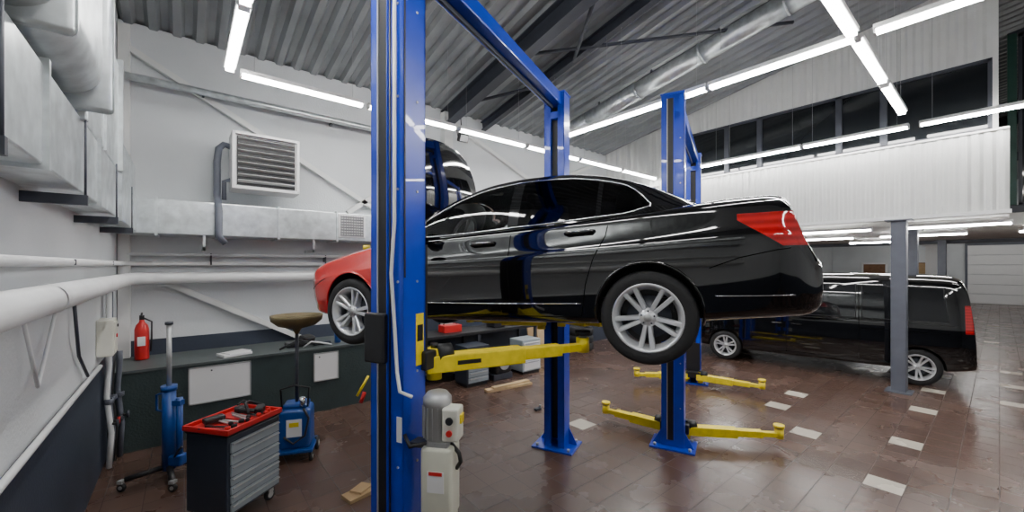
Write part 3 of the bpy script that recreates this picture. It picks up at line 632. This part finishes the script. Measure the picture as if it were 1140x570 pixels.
for k,(x,s) in enumerate(((.86,-1),(4.1,-1),(.86,1),(4.1,1))):
    wo=wheel(.34,.23,.235).build('wheel_%d'%(k+1),(x,s*.83,.34),0,parent=van); wo.rotation_euler=(0,math.radians(30*k),0) if s<0 else (0,.3*k,math.pi)
# ---------------------------------------------------------------- tool cabinet with tray
ux,uy=.55,.44
m=M()
m.b2((0,0,.13),(ux,uy,.80),GREYB,bev=.012); m.b2((-.01,-.01,.80),(ux+.01,uy+.01,.84),BLK,bev=.012)
z=.16
for i,hh in enumerate((.075,.075,.075,.075,.1,.1,.1)):
    m.b2((.025,-.02,z),(ux-.025,0,z+hh-.01),GREYL,bev=.005); m.b2((.03,-.035,z+hh-.026),(ux-.03,-.015,z+hh-.016),GRILL,bev=.003); z+=hh+.0
m.tube([(ux+.0,.05,.72),(ux+.04,.05,.74),(ux+.04,uy-.05,.74),(ux,uy-.05,.72)],.012,BLK,8)
for x in (.06,ux-.06):
    for y in (.06,uy-.06):
        m.lathe([(.02,-.015),(.05,-.015),(.055,0),(.05,.015),(.02,.015)],RUB,Matrix.Translation((x,y,.055))@Matrix.Rotation(math.pi/2,4,'X'),20); m.cyl((x,y-.018,.055),(x,y+.018,.055),.03,GRILL,12); m.b2((x-.025,y-.025,.08),(x+.025,y+.025,.13),GRILL)
ang=math.atan2(.97,.23)
m.build('tool_cabinet',W(-2.38,3.34,0),-TH+ang)
m=M(); m.b2((-.05,-.06,.0),(.52,.42,.012),REDM,bev=.004)
for a,b in (((-.05,-.06),(.52,-.04)),((-.05,.4),(.52,.42)),((-.05,-.06),(-.03,.42)),((.5,-.06),(.52,.42))): m.b2((a[0],a[1],0),(b[0],b[1],.045),REDM,bev=.005)
m.b2((.2,-.04,.01),(.21,.4,.035),REDM)
for k in range(9):
    x=.0+.055*k; y=random.uniform(0,.1); a=random.uniform(-.5,.5)
    m.tube([(x,y,.03),(x+.12*math.sin(a),y+.22,.035)],.009,random.choice([GRILL,BLK,BLK]),8); m.tube([(x,y,.035),(x-.06*math.sin(a),y-.03+.0,.04)],.018,random.choice([BLK,REDM,BLK]),8)
m.lathe([(0,0),(.05,0),(.05,.05),(0,.05)],BLK,Matrix.Translation((.4,.3,.015)),16); m.tube([(.3,.1,.05),(.36,.2,.12),(.45,.25,.1),(.5,.15,.06)],.014,BLK,8); m.box((.42,.1,.05),(.14,.07,.06),BLK,rot=(0,0,.6),bev=.015); m.cyl((.35,.08,.06),(.3,.25,.07),.018,BLK,12)
m.tube([(.46,.4,.05),(.55,.43,.06),(.6,.44,.03)],.01,BLK,6); m.box((.12,.28,.05),(.16,.08,.05),BLK,rot=(0,0,-.4),bev=.015)
m.build('tool_tray',W(-2.38,3.34,.842),-TH+ang)
# ---------------------------------------------------------------- transmission jack
m=M(); m.cyl((0,0,.1),(0,0,.95),.06,BLUE2,24); m.cyl((0,0,.95),(0,0,1.62),.022,GRILL,16); m.cyl((0,0,.93),(0,0,.98),.07,BLUE2,24); m.cyl((0,0,1.62),(0,0,1.65),.035,STEEL,16)
m.cyl((.11,.0,.15),(.11,0,.85),.03,BLUE2,16); m.box((.06,0,.8),(.16,.06,.05),BLUE2); m.box((.06,0,.2),(.2,.1,.12),BLUE2,bev=.02); m.tube([(-.06,0,.7),(-.13,0,.72),(-.13,0,.88),(-.06,0,.9)],.012,BLUE2,8)
m.tube([(.1,-.05,.25),(.2,-.12,.35),(.3,-.2,.42)],.012,STEEL,8)
for k in range(4):
    a=math.radians(45+90*k); e=Vector((math.cos(a),math.sin(a),0)); m.tube([e*.04+Vector((0,0,.13)),e*.34+Vector((0,0,.11))],.028,BLK,8)
    c=e*.36; m.lathe([(.015,-.015),(.038,-.015),(.042,0),(.038,.015),(.015,.015)],RUB,Matrix.Translation((c.x,c.y,.042))@Matrix.Rotation(math.pi/2,4,'X'),18); m.cyl((c.x,c.y-.017,.042),(c.x,c.y+.017,.042),.02,GRILL,10); m.box((c.x,c.y,.1),(.05,.05,.03),GRILL)
m.build('transmission_jack',W(-3.62,4.22,0),-TH)
# ---------------------------------------------------------------- waste oil drainer
m=M(); m.box((0,0,.36),(.34,.3,.46),BLUE2,bev=.05,seg=4); m.box((0,0,.61),(.26,.22,.06),BLUE2,bev=.02); m.cyl((0,0,.62),(0,0,1.5),.02,STEEL,12); m.cyl((0,0,1.15),(0,0,1.52),.014,CHR,12)
m.lathe([(.02,1.44),(.05,1.5),(.2,1.54),(.27,1.6),(.275,1.63),(.28,1.66),(.27,1.66),(.26,1.62),(.19,1.56),(.03,1.53),(0,1.53)],BROWN,seg=36)
m.lathe([(0,1.615),(.262,1.615)],BROWN,seg=36)
m.tube([(.13,-.1,.6),(.15,-.1,.82),(0.,-.1,.86),(-.15,-.1,.82),(-.13,-.1,.6)],.012,BLK,8); m.cyl((.08,-.12,.62),(.08,-.12,.72),.03,CHR,12); m.tube([(.1,-.16,.6),(.16,-.2,.5),(.12,-.2,.3),(0,-.2,.22),(-.1,-.18,.3)],.012,BLK,8)
m.box((0,-.153,.38),(.16,.005,.2),WHT); m.box((0,-.158,.42),(.1,.003,.05),YEL)
m.b2((-.2,-.2,.1),(.2,.2,.14),BLUE2,bev=.01)
for x,y,r in ((-.2,.12,.08),(.2,.12,.08),(-.18,-.17,.045),(.18,-.17,.045)):
    X=Matrix.Translation((x,y,r))@Matrix.Rotation(math.pi/2,4,'Y'); m.lathe([(r*.4,-.018),(r*.9,-.018),(r,0),(r*.9,.018),(r*.4,.018)],RUB,X,24); m.lathe([(0,-.02),(r*.45,-.02),(r*.45,.02),(0,.02)],GRILL,X,16); m.box((x*.95,y,r+.03),(.03,.03,.08),BLK)
m.build('waste_oil_drainer',W(-2.54,4.72,0),-TH+.3)
# ---------------------------------------------------------------- workbench group near back wall
m=M(); m.b2((3.2,6.62,.86),(6.2,7.3,.92),BLK,bev=.006)
for x in (3.25,4.6,6.15): m.b2((x-.03,6.65,0),(x+.03,6.7,.86),STEEL); m.b2((x-.03,7.2,0),(x+.03,7.25,.86),STEEL)
m.b2((3.2,7.25,.2),(6.2,7.28,.85),GREYB); m.b2((3.25,6.7,.2),(6.15,7.2,.22),GREYB)
m.build('workbench')
def drawers(name,x,y,w_,d_,h_,n,c1,c2):
    m=M(); m.b2((0,0,.05),(w_,d_,h_),c1,bev=.008); m.b2((.02,.02,0),(w_-.02,d_,.05),BLK)
    for k in range(n):
        z0=.08+k*(h_-.12)/n; z1=z0+(h_-.12)/n-.012; m.b2((.03,-.018,z0),(w_-.03,0,z1),c2,bev=.004); m.b2((.06,-.035,z1-.03),(w_-.06,-.012,z1-.015),GRILL)
    m.build(name,(x,y,0),0)
drawers('drawer_cabinet',3.98,6.15,.5,.42,.74,6,GREYB,GREYL)
drawers('drawer_cabinet',5.35,6.18,.5,.42,.7,3,GREYL,WHT)
m=M(); m.box((4.85,6.35,.30),(.4,.4,.36),BLK,bev=.05,seg=3); m.cyl((4.85,6.13,.32),(4.85,6.15,.32),.12,GRILL,20); m.b2((4.62,6.18,.0),(5.08,6.55,.12),STEEL,bev=.01); m.build('air_compressor')
m=M(); m.box((4.1,6.95,.99),(.4,.25,.14),REDM,bev=.01); m.tube([(3.95,6.95,1.06),(3.97,6.95,1.1),(4.23,6.95,1.1),(4.25,6.95,1.06)],.01,BLK,6); m.build('toolbox')
m=M(); m.box((5.2,6.9,1.0),(.3,.3,.16),BLK,bev=.02); m.lathe([(0,0),(.06,0),(.06,.2),(0.03,.22),(0,.22)],WHT,Matrix.Translation((5.6,6.9,.92)),16); m.lathe([(0,0),(.05,0),(.05,.18),(0.03,.2),(0,.2)],BLUE2,Matrix.Translation((5.75,6.95,.92)),16); m.build('bench_supplies')
m=M(); m.box((0,0,.02),(.95,.14,.04),WOOD,rot=(0,0,-.12)); m.box((.05,.0,.058),(.8,.1,.035),WOOD,rot=(0,0,-.05)); m.build('wood_planks',(4.6,5.7,0))
m=M()
for k,(c,h_) in enumerate(((CARD,1.0),(WOOD,.95),(WHT,.85))): m.box((6.6+.28*k,7.2-.03*k,h_/2),(.4,.03,h_),c,rot=(-.12,0,0))
m.build('leaning_boards')
m=M(); m.box((0,0,.018),(.26,.17,.035),CARD,rot=(0,0,.2),bev=.003); m.box((.04,.03,.045),(.18,.13,.02),CARD,rot=(0,.05,.6)); m.build('cardboard_scrap',W(-1.50,3.9,0))
m=M(); m.box((0,0,.02),(.12,.06,.04),STEEL,bev=.01); m.cyl((.05,0,.04),(.05,0,.07),.015,GRILL,10); m.build('metal_block',W(.4,4.9+1.3,0))
m=M()
for k in range(3): m.lathe([(.2,-.09),(.3,-.1),(.33,-.06),(.335,0),(.33,.06),(.3,.1),(.2,.09),(.2,-.09)],RUB,Matrix.Translation((8.2,7.1,.1+.2*k)),36)
m.build('tyre_stack')
m=M(); m.lathe([(0,0),(.09,0),(.09,.5),(.03,.58),(0,.58)],REDM,Matrix.Translation((20.3,1.6,1.0)),20); m.b2((20.18,1.48,0),(20.42,1.72,1.0),WHT); m.box((20.3,1.6,1.62),(.05,.05,.08),BLK); m.build('far_extinguisher')  # second fire extinguisher, red, on a white stand
# ---------------------------------------------------------------- world, camera
wd=bpy.data.worlds.new('World'); bpy.context.scene.world=wd; wd.use_nodes=True
wd.node_tree.nodes['Background'].inputs[0].default_value=(.6,.7,.8,1); wd.node_tree.nodes['Background'].inputs[1].default_value=.3
cam=bpy.data.cameras.new('camera'); co=bpy.data.objects.new('camera',cam); bpy.context.collection.objects.link(co)
co.location=(0,0,2.25); co.rotation_euler=(math.pi/2,0,-TH); cam.sensor_width=36; cam.lens=36*445/1140; cam.shift_y=10/1140; cam.clip_start=.05; cam.clip_end=200
bpy.context.scene.camera=co
